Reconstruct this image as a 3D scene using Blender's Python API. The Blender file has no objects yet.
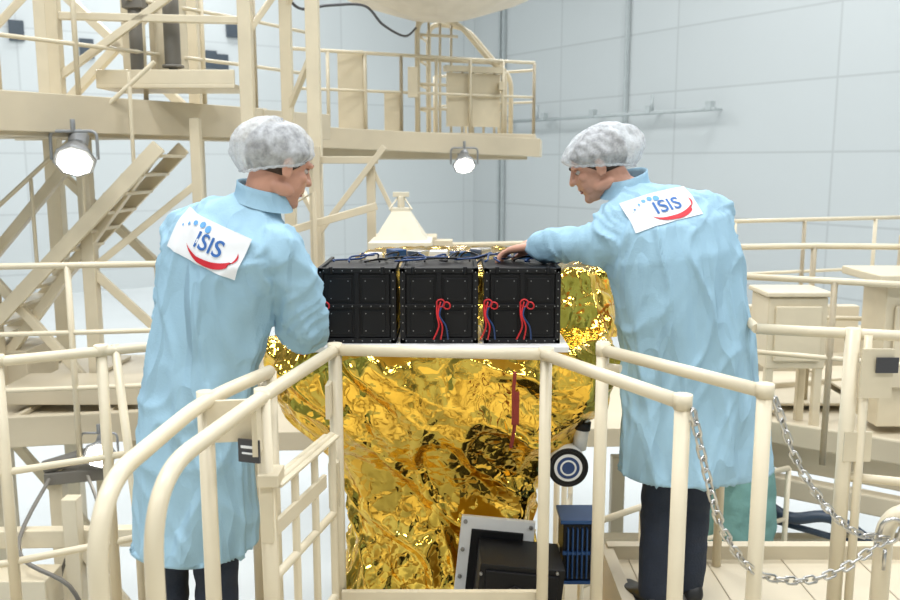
import bpy, math, random
from mathutils import Vector, Matrix, noise
from mathutils.bvhtree import BVHTree
random.seed(7)
V=Vector
# ---------------------------------------------------------------- materials
def pm(name, rgb, rough=0.5, metal=0.0, var=0.06, vscale=6.0, bump=0.0, bscale=40.0, emit=None, coat=0.0, spec=0.5):
    m=bpy.data.materials.new(name); m.use_nodes=True
    nt=m.node_tree; b=nt.nodes['Principled BSDF']
    tc=nt.nodes.new('ShaderNodeTexCoord')
    nz=nt.nodes.new('ShaderNodeTexNoise'); nz.inputs['Scale'].default_value=vscale; nz.inputs['Detail'].default_value=4
    nt.links.new(tc.outputs['Object'],nz.inputs['Vector'])
    cr=nt.nodes.new('ShaderNodeValToRGB')
    cr.color_ramp.elements[0].position=0.3; cr.color_ramp.elements[1].position=0.7
    cr.color_ramp.elements[0].color=(*[c*(1-var) for c in rgb],1); cr.color_ramp.elements[1].color=(*[min(1,c*(1+var)) for c in rgb],1)
    nt.links.new(nz.outputs['Fac'],cr.inputs['Fac']); nt.links.new(cr.outputs['Color'],b.inputs['Base Color'])
    b.inputs['Roughness'].default_value=rough; b.inputs['Metallic'].default_value=metal; b.inputs['Specular IOR Level'].default_value=spec
    b.inputs['Coat Weight'].default_value=coat
    if bump>0:
        n2=nt.nodes.new('ShaderNodeTexNoise'); n2.inputs['Scale'].default_value=bscale; n2.inputs['Detail'].default_value=5
        nt.links.new(tc.outputs['Object'],n2.inputs['Vector'])
        bp=nt.nodes.new('ShaderNodeBump'); bp.inputs['Strength'].default_value=bump; bp.inputs['Distance'].default_value=0.01
        nt.links.new(n2.outputs['Fac'],bp.inputs['Height']); nt.links.new(bp.outputs['Normal'],b.inputs['Normal'])
    if emit:
        b.inputs['Emission Color'].default_value=(*emit[0],1); b.inputs['Emission Strength'].default_value=emit[1]
    return m
CREAM=pm('cream_paint',(0.67,0.595,0.44),0.33,var=0.05)
CREAM2=pm('cream_paint_deck',(0.59,0.52,0.385),0.5,var=0.08,vscale=2)
CREAMD=pm('cream_underside',(0.44,0.38,0.28),0.6)
COAT=pm('blue_coat_fabric',(0.335,0.525,0.66),0.85,var=0.03,spec=.2)
def coat_bump(m):
    nt=m.node_tree; b=nt.nodes['Principled BSDF']; tc=nt.nodes.new('ShaderNodeTexCoord'); last=None
    for sc,rot,s,d,sm in(((5,5,1.6),(0,.5,0),.6,.02,1),((6,6,2.2),(0,-.6,.4),.5,.014,2),((60,60,60),(0,0,0),.15,.002,1)):
        mp=nt.nodes.new('ShaderNodeMapping'); mp.inputs['Scale'].default_value=sc; mp.inputs['Rotation'].default_value=rot; mp.inputs['Location'].default_value=(sm*3,1,sm)
        n=nt.nodes.new('ShaderNodeTexNoise'); n.inputs['Scale'].default_value=1.0; n.inputs['Detail'].default_value=1.5
        a=nt.nodes.new('ShaderNodeMath'); a.operation='SUBTRACT'; a.inputs[1].default_value=.5
        a2=nt.nodes.new('ShaderNodeMath'); a2.operation='ABSOLUTE'
        a3=nt.nodes.new('ShaderNodeMath'); a3.operation='MINIMUM'; a3.inputs[1].default_value=.09
        a4=nt.nodes.new('ShaderNodeMath'); a4.operation='MULTIPLY'; a4.inputs[1].default_value=-11
        nt.links.new(tc.outputs['Object'],mp.inputs[0]); nt.links.new(mp.outputs[0],n.inputs['Vector']); nt.links.new(n.outputs['Fac'],a.inputs[0]); nt.links.new(a.outputs[0],a2.inputs[0]); nt.links.new(a2.outputs[0],a3.inputs[0]); nt.links.new(a3.outputs[0],a4.inputs[0])
        bp=nt.nodes.new('ShaderNodeBump'); bp.inputs['Strength'].default_value=s; bp.inputs['Distance'].default_value=d
        nt.links.new(a4.outputs[0],bp.inputs['Height'])
        if last: nt.links.new(last.outputs[0],bp.inputs['Normal'])
        last=bp
    nt.links.new(last.outputs[0],b.inputs['Normal'])
coat_bump(COAT)
TROU=pm('dark_denim',(0.022,0.03,0.05),0.9,bump=0.3,bscale=120)
SHOE=pm('black_shoe',(0.015,0.015,0.016),0.4)
SOLE=pm('white_sole',(0.7,0.7,0.68),0.6)
SKIN=pm('skin',(0.56,0.29,0.20),0.5,var=0.06,vscale=20)
LIP=pm('lips',(0.42,0.17,0.13),0.45)
EYEW=pm('eye_white',(0.5,0.46,0.43),0.25)
IRIS=pm('iris_dark',(0.03,0.02,0.012),0.15)
HAIR=pm('brown_hair',(0.05,0.03,0.018),0.7,bump=0.8,bscale=90)
BLACK=pm('black_anodised',(0.005,0.005,0.006),0.45,spec=.3)
BLACK2=pm('black_panel',(0.006,0.006,0.007),0.5,spec=.25)
SCREW=pm('steel_screw',(0.30,0.30,0.30),0.35,metal=1)
REDM=pm('red_wire',(0.55,0.015,0.02),0.5)
BLUEW=pm('blue_cable',(0.010,0.04,0.14),0.4)
WHITEP=pm('white_paint',(0.72,0.72,0.71),0.4)
LABELW=pm('white_patch',(0.78,0.80,0.82),0.7,var=0.01)
LOGOB=pm('logo_blue',(0.03,0.13,0.40),0.6)
LOGOB2=pm('logo_light_blue',(0.12,0.36,0.70),0.6)
LOGOR=pm('logo_red',(0.58,0.015,0.03),0.6)
STEEL=pm('galvanised_steel',(0.55,0.54,0.52),0.3,metal=1,var=0.15,vscale=60)
GREYD=pm('dark_grey',(0.05,0.05,0.055),0.5)
GREYB=pm('grey_beige_motor',(0.16,0.15,0.13),0.5)
GREYM=pm('mid_grey_metal',(0.3,0.31,0.32),0.45,metal=0.5)
LAMPE=pm('lamp_glass',(1,1,0.95),0.2,emit=((1,0.95,0.85),16))
TEAL=pm('teal_cloth',(0.16,0.32,0.29),0.9,bump=0.4)
BLUEBOX=pm('blue_fins',(0.02,0.07,0.20),0.35,metal=0.4)
FLOORM=pm('hall_floor_paint',(0.62,0.65,0.65),0.25,var=0.04,vscale=0.4)
CEILM=pm('ceiling_panel',(0.35,0.36,0.37),0.8)
WINM=pm('dark_vent',(0.06,0.08,0.10),0.4)

def gold():
    m=bpy.data.materials.new('gold_mli_foil'); m.use_nodes=True; nt=m.node_tree; b=nt.nodes['Principled BSDF']
    b.inputs['Metallic'].default_value=1; b.inputs['Roughness'].default_value=0.10
    tc=nt.nodes.new('ShaderNodeTexCoord')
    nz=nt.nodes.new('ShaderNodeTexNoise'); nz.inputs['Scale'].default_value=5
    cr=nt.nodes.new('ShaderNodeValToRGB'); cr.color_ramp.elements[0].color=(0.84,0.50,0.05,1); cr.color_ramp.elements[1].color=(1.0,0.70,0.14,1)
    nt.links.new(tc.outputs['Object'],nz.inputs['Vector']); nt.links.new(nz.outputs['Fac'],cr.inputs['Fac']); nt.links.new(cr.outputs['Color'],b.inputs['Base Color'])
    vo=nt.nodes.new('ShaderNodeTexVoronoi'); vo.inputs['Scale'].default_value=20; vo.feature='DISTANCE_TO_EDGE'
    nt.links.new(tc.outputs['Object'],vo.inputs['Vector'])
    bp=nt.nodes.new('ShaderNodeBump'); bp.inputs['Strength'].default_value=0.28; bp.inputs['Distance'].default_value=0.02
    nt.links.new(vo.outputs['Distance'],bp.inputs['Height']); nt.links.new(bp.outputs['Normal'],b.inputs['Normal'])
    return m
GOLD=gold()
def capmat():
    m=bpy.data.materials.new('bouffant_cap_mesh'); m.use_nodes=True; nt=m.node_tree; b=nt.nodes['Principled BSDF']
    b.inputs['Base Color'].default_value=(0.72,0.75,0.78,1); b.inputs['Roughness'].default_value=0.8
    tc=nt.nodes.new('ShaderNodeTexCoord'); nz=nt.nodes.new('ShaderNodeTexNoise'); nz.inputs['Scale'].default_value=34; nz.inputs['Detail'].default_value=6; nz.inputs['Roughness'].default_value=0.65
    nt.links.new(tc.outputs['Object'],nz.inputs['Vector'])
    cr=nt.nodes.new('ShaderNodeValToRGB'); cr.color_ramp.elements[0].position=0.35; cr.color_ramp.elements[0].color=(0.34,)*3+(1,); cr.color_ramp.elements[1].position=0.65; cr.color_ramp.elements[1].color=(0.70,)*3+(1,)
    nt.links.new(nz.outputs['Fac'],cr.inputs['Fac']); nt.links.new(cr.outputs['Color'],b.inputs['Alpha'])
    bp=nt.nodes.new('ShaderNodeBump'); bp.inputs['Strength'].default_value=0.6; bp.inputs['Distance'].default_value=0.01
    nt.links.new(nz.outputs['Fac'],bp.inputs['Height']); nt.links.new(bp.outputs['Normal'],b.inputs['Normal'])
    return m
CAPM=capmat()
def wallmat(name,rgb,w,h,line=0.75):
    m=bpy.data.materials.new(name); m.use_nodes=True; nt=m.node_tree; b=nt.nodes['Principled BSDF']
    tc=nt.nodes.new('ShaderNodeTexCoord'); sp=nt.nodes.new('ShaderNodeSeparateXYZ'); cb=nt.nodes.new('ShaderNodeCombineXYZ')
    nt.links.new(tc.outputs['Object'],sp.inputs[0]); nt.links.new(sp.outputs['X'],cb.inputs['X']); nt.links.new(sp.outputs['Z'],cb.inputs['Y'])
    br=nt.nodes.new('ShaderNodeTexBrick'); br.offset=0.0; br.inputs['Scale'].default_value=1; br.inputs['Mortar Size'].default_value=0.03
    br.inputs['Brick Width'].default_value=w; br.inputs['Row Height'].default_value=h
    br.inputs['Color1'].default_value=(*rgb,1); br.inputs['Color2'].default_value=(*[c*0.97 for c in rgb],1); br.inputs['Mortar'].default_value=(*[c*line for c in rgb],1)
    nt.links.new(cb.outputs[0],br.inputs['Vector']); nt.links.new(br.outputs['Color'],b.inputs['Base Color']); b.inputs['Roughness'].default_value=0.45
    return m
# ---------------------------------------------------------------- mesh builder
def fillet(pts,r,n=6):
    pts=[V(p) for p in pts]; out=[pts[0]]
    for i in range(1,len(pts)-1):
        a=pts[i-1]-pts[i]; c=pts[i+1]-pts[i]; ra=min(r,a.length*0.49); rc=min(r,c.length*0.49)
        p0=pts[i]+a.normalized()*ra; p2=pts[i]+c.normalized()*rc
        for k in range(n+1):
            t=k/n; out.append(p0*(1-t)**2+pts[i]*2*t*(1-t)+p2*t*t)
    out.append(pts[-1]); return out
def cr_spline(pts,n=6):
    pts=[V(p) for p in pts]; P=[pts[0]]+pts+[pts[-1]]; out=[]
    for i in range(1,len(P)-2):
        for k in range(n):
            t=k/n; a,b,c,d=P[i-1],P[i],P[i+1],P[i+2]
            out.append(0.5*((2*b)+(c-a)*t+(2*a-5*b+4*c-d)*t*t+(3*b-a-3*c+d)*t**3))
    out.append(pts[-1]); return out
class MB:
    def __init__(s): s.v=[]; s.f=[]; s.m=[]; s.sm=[]
    def _f(s,f,mi,sm): s.f.append(f); s.m.append(mi); s.sm.append(sm)
    def rings(s,R,mi=0,sm=True,caps=True,closed=False):
        n=len(R[0]); b=len(s.v)
        for r in R: s.v+= [V(p) for p in r]
        m=len(R)
        for i in range(m if closed else m-1):
            i2=(i+1)%m
            for j in range(n):
                j2=(j+1)%n; s._f((b+i*n+j,b+i*n+j2,b+i2*n+j2,b+i2*n+j),mi,sm)
        if caps and not closed:
            s._f(tuple(b+j for j in reversed(range(n))),mi,False); s._f(tuple(b+(m-1)*n+j for j in range(n)),mi,False)
    def tube(s,pts,r,n=10,mi=0,caps=True,closed=False,sm=True):
        pts=[V(p) for p in pts]; m=len(pts)
        R=r if isinstance(r,(list,tuple)) else [r]*m
        prev=None; out=[]
        for i,p in enumerate(pts):
            if closed: t=(pts[(i+1)%m]-pts[i-1])
            else: t=(pts[min(i+1,m-1)]-pts[max(i-1,0)])
            t.normalize()
            if prev is None:
                a=V((0,0,1)) if abs(t.z)<0.9 else V((1,0,0)); nrm=(a-t*a.dot(t)).normalized()
            else: nrm=(prev-t*prev.dot(t)).normalized()
            prev=nrm; bn=t.cross(nrm)
            out.append([p+(nrm*math.cos(2*math.pi*k/n)+bn*math.sin(2*math.pi*k/n))*R[i] for k in range(n)])
        s.rings(out,mi,sm,caps,closed)
    def limb(s,pts,rad,n=14,mi=0):
        s.tube(cr_spline(pts,6),[v.x for v in cr_spline([(r,0,0) for r in rad],6)],n,mi)
        for p,r in ((pts[0],rad[0]),(pts[-1],rad[-1])): s.ell(p,(r*.98,)*3,mi=mi)
    def ell(s,c,r,M=None,mi=0,nu=16,nv=10):
        c=V(c); R=[]
        b=len(s.v); M=M or Matrix.Identity(3)
        for i in range(1,nv):
            a=math.pi*i/nv
            R.append([c+M@V((r[0]*math.sin(a)*math.cos(2*math.pi*k/nu),r[1]*math.sin(a)*math.sin(2*math.pi*k/nu),-r[2]*math.cos(a))) for k in range(nu)])
        s.rings(R,mi,True,False)
        n0=len(s.v); s.v.append(c+M@V((0,0,-r[2]))); s.v.append(c+M@V((0,0,r[2])))
        l=b+(nv-2)*nu
        for k in range(nu):
            k2=(k+1)%nu; s._f((n0,b+k2,b+k),mi,True); s._f((n0+1,l+k,l+k2),mi,True)
    def box(s,c,sz,M=None,mi=0):
        c=V(c); M=M or Matrix.Identity(3); b=len(s.v)
        for x in(-1,1):
            for y in(-1,1):
                for z in(-1,1): s.v.append(c+M@V((x*sz[0]/2,y*sz[1]/2,z*sz[2]/2)))
        for f in((0,1,3,2),(4,6,7,5),(0,4,5,1),(2,3,7,6),(0,2,6,4),(1,5,7,3)): s._f(tuple(b+i for i in f),mi,False)
    def beam(s,p,q,w,h=None,mi=0):
        p=V(p);q=V(q);h=h or w;d=q-p;L=d.length;y=d.normalized()
        up=V((0,0,1)) if abs(y.z)<0.95 else V((0,1,0))
        x=y.cross(up).normalized(); z=x.cross(y)
        M=Matrix((x,y,z)).transposed(); s.box((p+q)/2,(w,L,h),M,mi)
    def cyl(s,p,q,r,r2=None,n=16,mi=0): s.tube([p,q],[r,r if r2 is None else r2],n,mi)
    def prism(s,pts,z0,z1,mi=0):
        s.rings([[(x,y,z0) for x,y in pts],[(x,y,z1) for x,y in pts]],mi,False)
    def torus(s,c,R,r,ax=(0,0,1),stretch=0,dirv=(1,0,0),n=14,m=6,mi=0):
        c=V(c); ax=V(ax).normalized(); u=V(dirv); u=(u-ax*u.dot(ax)).normalized(); w=ax.cross(u)
        pts=[]
        for k in range(n):
            a=2*math.pi*k/n; cx=math.cos(a); pts.append(c+u*(R*cx+(stretch if cx>0 else -stretch))+w*R*math.sin(a))
        s.tube(pts,r,m,mi,closed=True)
    def obj(s,name,mats,parent=None,bevel=0,fix=True):
        me=bpy.data.meshes.new(name); me.from_pydata(s.v,[],s.f); 
        for m in (mats if isinstance(mats,(list,tuple)) else [mats]): me.materials.append(m)
        me.polygons.foreach_set('material_index',s.m); me.polygons.foreach_set('use_smooth',s.sm)
        if fix:
            import bmesh
            bm=bmesh.new(); bm.from_mesh(me); bmesh.ops.recalc_face_normals(bm,faces=bm.faces); bm.to_mesh(me); bm.free()
        me.update(); o=bpy.data.objects.new(name,me); bpy.context.scene.collection.objects.link(o)
        if parent: o.parent=parent
        if bevel:
            b=o.modifiers.new('bevel','BEVEL'); b.width=bevel; b.segments=2; b.limit_method='ANGLE'
        return o
def empty(name,loc=(0,0,0)):
    o=bpy.data.objects.new(name,None); bpy.context.scene.collection.objects.link(o); return o
def remesh(mb,name,mat,voxel,parent,smooth=4,disp=None):
    t=mb.obj('tmp',mat); r=t.modifiers.new('r','REMESH'); r.mode='VOXEL'; r.voxel_size=voxel
    s=t.modifiers.new('s','SMOOTH'); s.factor=0.5; s.iterations=smooth
    dg=bpy.context.evaluated_depsgraph_get(); dg.update()
    me=bpy.data.meshes.new_from_object(t.evaluated_get(dg)); bpy.data.objects.remove(t,do_unlink=True)
    if disp:
        ns=[v.normal.copy() for v in me.vertices]
        for v,n in zip(me.vertices,ns): v.co=v.co+disp(v.co,n)
    me.materials.clear(); me.materials.append(mat)
    me.polygons.foreach_set('use_smooth',[True]*len(me.polygons)); me.polygons.foreach_set('material_index',[0]*len(me.polygons)); me.update()
    me.name=name; o=bpy.data.objects.new(name,me); bpy.context.scene.collection.objects.link(o); o.parent=parent
    return o
# ---------------------------------------------------------------- people
def ring(c,a,b,yaw,roll=0,pitch=0,n=32,e=2.3):
    w=V((math.cos(yaw),-math.sin(yaw),-roll)); d=V((math.sin(yaw),math.cos(yaw),pitch)); c=V(c); o=[]
    for k in range(n):
        t=2*math.pi*k/n; ct,st=math.cos(t),math.sin(t)
        o.append(c+w*a*math.copysign(abs(ct)**(2/e),ct)+d*b*math.copysign(abs(st)**(2/e),st))
    return o
def collar(par,c,yaw,roll,pitch,r=.072):
    cl=MB(); c=V(c); R=[]
    for dz,k in((-.030,1.22),(-.012,1.10),(.008,1.04),(.022,1.02),(.024,.97),(.010,.95),(-.02,1.0)):
        R.append(ring(c+V((0,0,dz)),r*k,r*k*1.02,yaw,roll,pitch,n=40,e=2.0))
    cl.rings(R,0,True,False); cl.obj('collar',COAT,par)
def head(par,c,yaw,pitch,roll=0,neck_to=None,puff=1.0):
    M=Matrix.Rotation(-yaw,3,'Z')@Matrix.Rotation(-pitch,3,'X')@Matrix.Rotation(roll,3,'Y'); c=V(c)
    L=lambda p:c+M@V(p)
    mb=MB()
    mb.ell(L((0,-.012,.03)),(.076,.096,.088),M)
    mb.ell(L((0,.024,-.035)),(.062,.070,.075),M)
    mb.ell(L((0,.045,-.082)),(.036,.038,.032),M)
    mb.ell(L((0,.070,-.097)),(.022,.018,.017),M)
    for sx in(-1,1):
        mb.ell(L((sx*.040,.054,-.022)),(.022,.022,.018),M)
        mb.ell(L((sx*.030,.076,.022)),(.026,.014,.010),M)
        mb.ell(L((sx*.052,.0,-.07)),(.016,.04,.022),M)
        mb.ell(L((sx*.012,.096,-.024)),(.009,.011,.009),M)
        mb.ell(L((sx*.079,-.010,-.016)),(.006,.015,.027),M@Matrix.Rotation(0.2,3,'X'))
        mb.tube([L((sx*.082,-.014+.015*math.cos(a),-.012+.028*math.sin(a))) for a in [math.pi*(0.1+1.3*k/8) for k in range(9)]],.004,8)
    mb.limb([L((0,.086,.014)),L((0,.097,-.006)),L((0,.106,-.024))],[.009,.010,.0115],10)
    mb.ell(L((0,.084,-.052)),(.024,.012,.012),M)
    if neck_to is None: neck_to=L((0,-.05,-.20))
    mb.limb([L((0,-.028,-.04)),(L((0,-.035,-.11))+V(neck_to))/2,neck_to],[.056,.055,.062],18)
    def d(p,n):
        q=M.transposed()@(p-c); o=V((0,0,0))
        for sx in(-1,1):
            r=(q-V((sx*.031,.086,.003))).length; o+=M@V((0,-1,0))*.009*math.exp(-(r/.013)**2)
        r=((q.z+.064)/.004)**2+((q.x)/.022)**2
        if q.y>.06: o+=M@V((0,-1,0))*.005*math.exp(-r)
        return o
    remesh(mb,'head',SKIN,.0042,par,2,d)
    e=MB()
    for sx in(-1,1):
        e.ell(L((sx*.031,.0655,.003)),(.0125,.0125,.0095),M,0); e.ell(L((sx*.031,.0755,.002)),(.0052,.0035,.0052),M,1)
        e.tube([L((sx*.014,.092,.022)),L((sx*.03,.090,.027)),L((sx*.048,.080,.022))],[.003,.0042,.002],8,2)
        e.tube([L((sx*.018,.078,.010)),L((sx*.031,.0795,.0125)),L((sx*.044,.072,.008))],[.002,.0035,.002],8,4)
    e.ell(L((0,.0865,-.0585)),(.021,.0065,.0042),M,3); e.ell(L((0,.0855,-.067)),(.018,.007,.005),M,3)
    e.obj('face_features',[EYEW,IRIS,HAIR,LIP,SKIN],par)
    h=MB(); N=40; R=[]
    for i in range(1,20):
        a=math.pi*i/19*0.74
        rr=[]
        for k in range(N):
            t=2*math.pi*k/N; f=max(0,math.sin(t)); aa=a*(1-.46*f)
            rr.append(L((.081*math.sin(aa)*math.cos(t),-.016+.101*math.sin(aa)*math.sin(t),.030+.094*math.cos(aa))))
        R.append(rr)
    h.rings(R,0,True,True)
    h.obj('hair',HAIR,par)
    cp=MB(); N=120; R=[]; K=34
    for i in range(K):
        u=i/(K-1); a=0.02+u*(math.pi*0.62)
        rr=[]
        for k in range(N):
            t=2*math.pi*k/N; st=math.sin(t); f=max(0,st); bk=max(0,-st)
            aa=a*(1-.22*f+.24*bk)
            g=1.0
            if u>.80: g=1-(u-.80)**1.5*2.2*(1-.3*bk)
            wr=1+(.008+.022*u*u)*math.sin(t*26+3*math.sin(u*5+t*2))*min(1,u*1.6)+.09*noise.noise(V((math.cos(t)*1.8,st*1.8,u*2.5)))+.035*noise.noise(V((math.cos(t)*6,st*6,u*8)))
            p=V((.108*puff*math.sin(aa)*math.cos(t)*g*wr,-.026+(.124*puff+.012*bk)*math.sin(aa)*st*g*wr,.030+.100*math.cos(aa)*wr))
            rr.append(L(p))
        R.append(rr)
    cp.rings(R,0,True,False)
    cp.tube(R[-1],.0045,6,0,closed=True)
    o=cp.obj('bouffant_cap',CAPM,par)
    return L
def hand(par,wrist,fdir,back,side,curl=0.5,spread=0.09,name='hand'):
    f=V(fdir).normalized(); b=V(back); b=(b-f*b.dot(f)).normalized(); x=f.cross(b)*side
    w=V(wrist); L=lambda a,c,d: w+x*a+f*c+b*d
    mb=MB()
    mb.limb([L(0,-.03,0),L(0,0,0),L(0,.02,0)],[.027,.027,.026],12)
    for k,a in enumerate((.030,.010,-.010,-.028)):
        mb.limb([L(a*.55,.01,0),L(a*.9,.05,0.002),L(a,.088-(.004*abs(k-1)),0.002)],[.016,.0145,.0115],10)
    lens=(.072,.080,.074,.058)
    for k,a in enumerate((.030,.010,-.010,-.028)):
        th=curl*.45; p=L(a,.086-.004*abs(k-1),.002); pts=[p]; sp=(1.5-k)*spread
        for seg,fr in enumerate((.45,.31,.24)):
            dv=f*math.cos(th)*math.cos(sp)+x*math.sin(sp)*math.cos(th)-b*math.sin(th)
            p=p+dv*lens[k]*fr; pts.append(p); th+=curl*.8
        mb.limb(pts,[.0098,.0088,.0080,.0068],10)
    mb.limb([L(.015,.015,-.004),L(.040,.045,-.014),L(.052,.070,-.020),L(.054,.095,-.028)],[.016,.0125,.0105,.008],10)
    remesh(mb,name,SKIN,.0036,par,2)
def shoe(par,heel,dirv,name):
    d=V(dirv).normalized(); r=V((d.y,-d.x,0)); h=V(heel); mb=MB(); R=[]
    for t,w,z1 in((-.015,.022,.05),(0,.034,.085),(.04,.038,.105),(.09,.037,.09),(.14,.043,.066),(.19,.047,.052),(.24,.040,.043),(.268,.02,.03)):
        rr=[]
        for k in range(16):
            a=2*math.pi*k/16; zz=.022+(z1-.022)*(0.5+0.5*math.sin(a)) ; rr.append(h+d*t+r*w*math.cos(a)+V((0,0,zz)))
        R.append(rr)
    mb.rings(R,0); R=[]
    for z in(0,.022):
        rr=[]
        for k in range(24):
            a=2*math.pi*k/24; rr.append(h+d*(.125+.150*math.cos(a))+r*(.047*math.sin(a)*(1+.1*math.cos(a)))+V((0,0,z)))
        R.append(rr)
    mb.rings(R,1); mb.obj(name,[SHOE,SOLE],par)
def cdisp(waist,seed,arms,lean=0.0):
    def rdg(q,sh=3.0): return max(0,1-abs(noise.noise(q))*sh)**1.5
    def f(p,n):
        if n.z<-.65 and p.z<waist-.4: return V((0,0,0))
        k=max(0,min(1,(waist-p.z)/.5)); k2=max(0,min(1,(waist+.40-p.z)/.4))
        wx=noise.noise(V((p.x*2.5,p.y*2.5,p.z*2.5+seed)))*.6
        a=noise.noise(V((p.x*9+seed+wx,p.y*9,p.z*1.0)))*.030*k+rdg(V((p.x*7+seed+p.z*.9+wx,p.y*7,p.z*.8)),4)*.015*k2
        b=rdg(V((p.x*4+p.z*4+seed,p.y*4,p.z*2.0-p.x*4+wx*2)),5)*.010*(1-.5*k)+rdg(V((p.x*7-p.z*2,p.y*6+seed,p.z*2.5+wx)),5)*.007
        ww=noise.noise(V((p.x*9,p.y*9+seed,p.z*7)))*.004
        s=0
        for (A,B) in arms:
            A=V(A);B=V(B);d=(B-A);t=max(0,min(1,(p-A).dot(d)/d.length_squared)); r=(p-(A+d*t)).length
            if r<.095: s+=rdg(V((p.x*5,p.y*5+seed,(t*d.length)*17+noise.noise(p*6)*2)),4)*.008
        return n*(a+b+ww+s-.006)
    return f
def patch(par,coat,c,u,nrm,W,H,flip=0):
    me=coat.data; bvh=BVHTree.FromPolygons([v.co.copy() for v in me.vertices],[tuple(p.vertices) for p in me.polygons])
    nrm=V(nrm).normalized(); u=V(u); u=(u-nrm*u.dot(nrm)).normalized(); v=nrm.cross(u).normalized()
    c=V(c)
    NU,NV=26,14; Hh=[[0]*(NV+1) for _ in range(NU+1)]
    for i in range(NU+1):
        for j in range(NV+1):
            o=c+u*((i/NU-.5)*W)+v*((j/NV-.5)*H)+nrm*.3; h=bvh.ray_cast(o,-nrm,.8); Hh[i][j]=(.3-h[3]) if h[0] is not None else 0
    raw=[r[:] for r in Hh]
    for _ in range(5):
        N=[r[:] for r in Hh]
        for i in range(NU+1):
            for j in range(NV+1):
                q=[Hh[a][b] for a in (max(0,i-1),i,min(NU,i+1)) for b in (max(0,j-1),j,min(NV,j+1))]; N[i][j]=sum(q)/9
        Hh=[[max(N[i][j],raw[i][j]) for j in range(NV+1)] for i in range(NU+1)]
    def P(a,b,off):
        fi=max(0,min(NU-1e-4,(a/W+.5)*NU)); fj=max(0,min(NV-1e-4,(b/H+.5)*NV)); i=int(fi); j=int(fj); s=fi-i;t=fj-j
        hh=Hh[i][j]*(1-s)*(1-t)+Hh[i+1][j]*s*(1-t)+Hh[i][j+1]*(1-s)*t+Hh[i+1][j+1]*s*t
        return c+u*a+v*b+nrm*(hh+off)
    def grid(fn,nu,nv,off,name,mat):
        mb=MB(); 
        for i in range(nu+1):
            for j in range(nv+1):
                a,b=fn(i/nu,j/nv); mb.v.append(P(a,b,off))
        for i in range(nu):
            for j in range(nv): 
                b0=i*(nv+1)+j; mb._f((b0,b0+1,b0+nv+2,b0+nv+1),0,True)
        return mb.obj(name,mat,par)
    grid(lambda s,t:((s-.5)*W,(t-.5)*H),26,14,.003,'coat_patch',LABELW)
    def sw(s,t):
        th=math.radians(205+s*175); thick=.013*math.sin(math.pi*min(1,s*1.02))**.8
        x=W*.10+W*.34*math.cos(th); y=-H*.02+H*.38*math.sin(th)
        return (x,y+ (t-.5)*thick*(1+.9*s)) if s<.72 else (x+(t-.5)*thick*1.2,y+(t-.5)*thick)
    grid(sw,40,2,.0055,'logo_swoosh',LOGOR)
    for k in range(5):
        t=k/4; r=.0035+.0018*k; cx=-W*.38+W*.36*t; cy=H*.14+H*.26*math.sin(t*2.2)*.8
        grid(lambda s,q,cx=cx,cy=cy,r=r:(cx+r*q*math.cos(s*2*math.pi),cy+r*q*math.sin(s*2*math.pi)),14,2,.0055,'logo_dot',LOGOB2)
    cu=bpy.data.curves.new('t','FONT'); cu.body='ISIS'; cu.size=.066*H/.125; cu.offset=.0009; cu.space_character=1.05
    to=bpy.data.objects.new('t',cu); bpy.context.scene.collection.objects.link(to); dg=bpy.context.evaluated_depsgraph_get(); dg.update()
    me2=bpy.data.meshes.new_from_object(to.evaluated_get(dg)); bpy.data.objects.remove(to,do_unlink=True)
    xs=[q.co.x for q in me2.vertices]; cx=(min(xs)+max(xs))/2
    for q in me2.vertices: q.co=P(q.co.x-cx+W*.08,q.co.y-H*.16,.006)
    me2.materials.clear(); me2.materials.append(LOGOB); o=bpy.data.objects.new('logo_letters',me2); bpy.context.scene.collection.objects.link(o); o.parent=par

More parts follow.
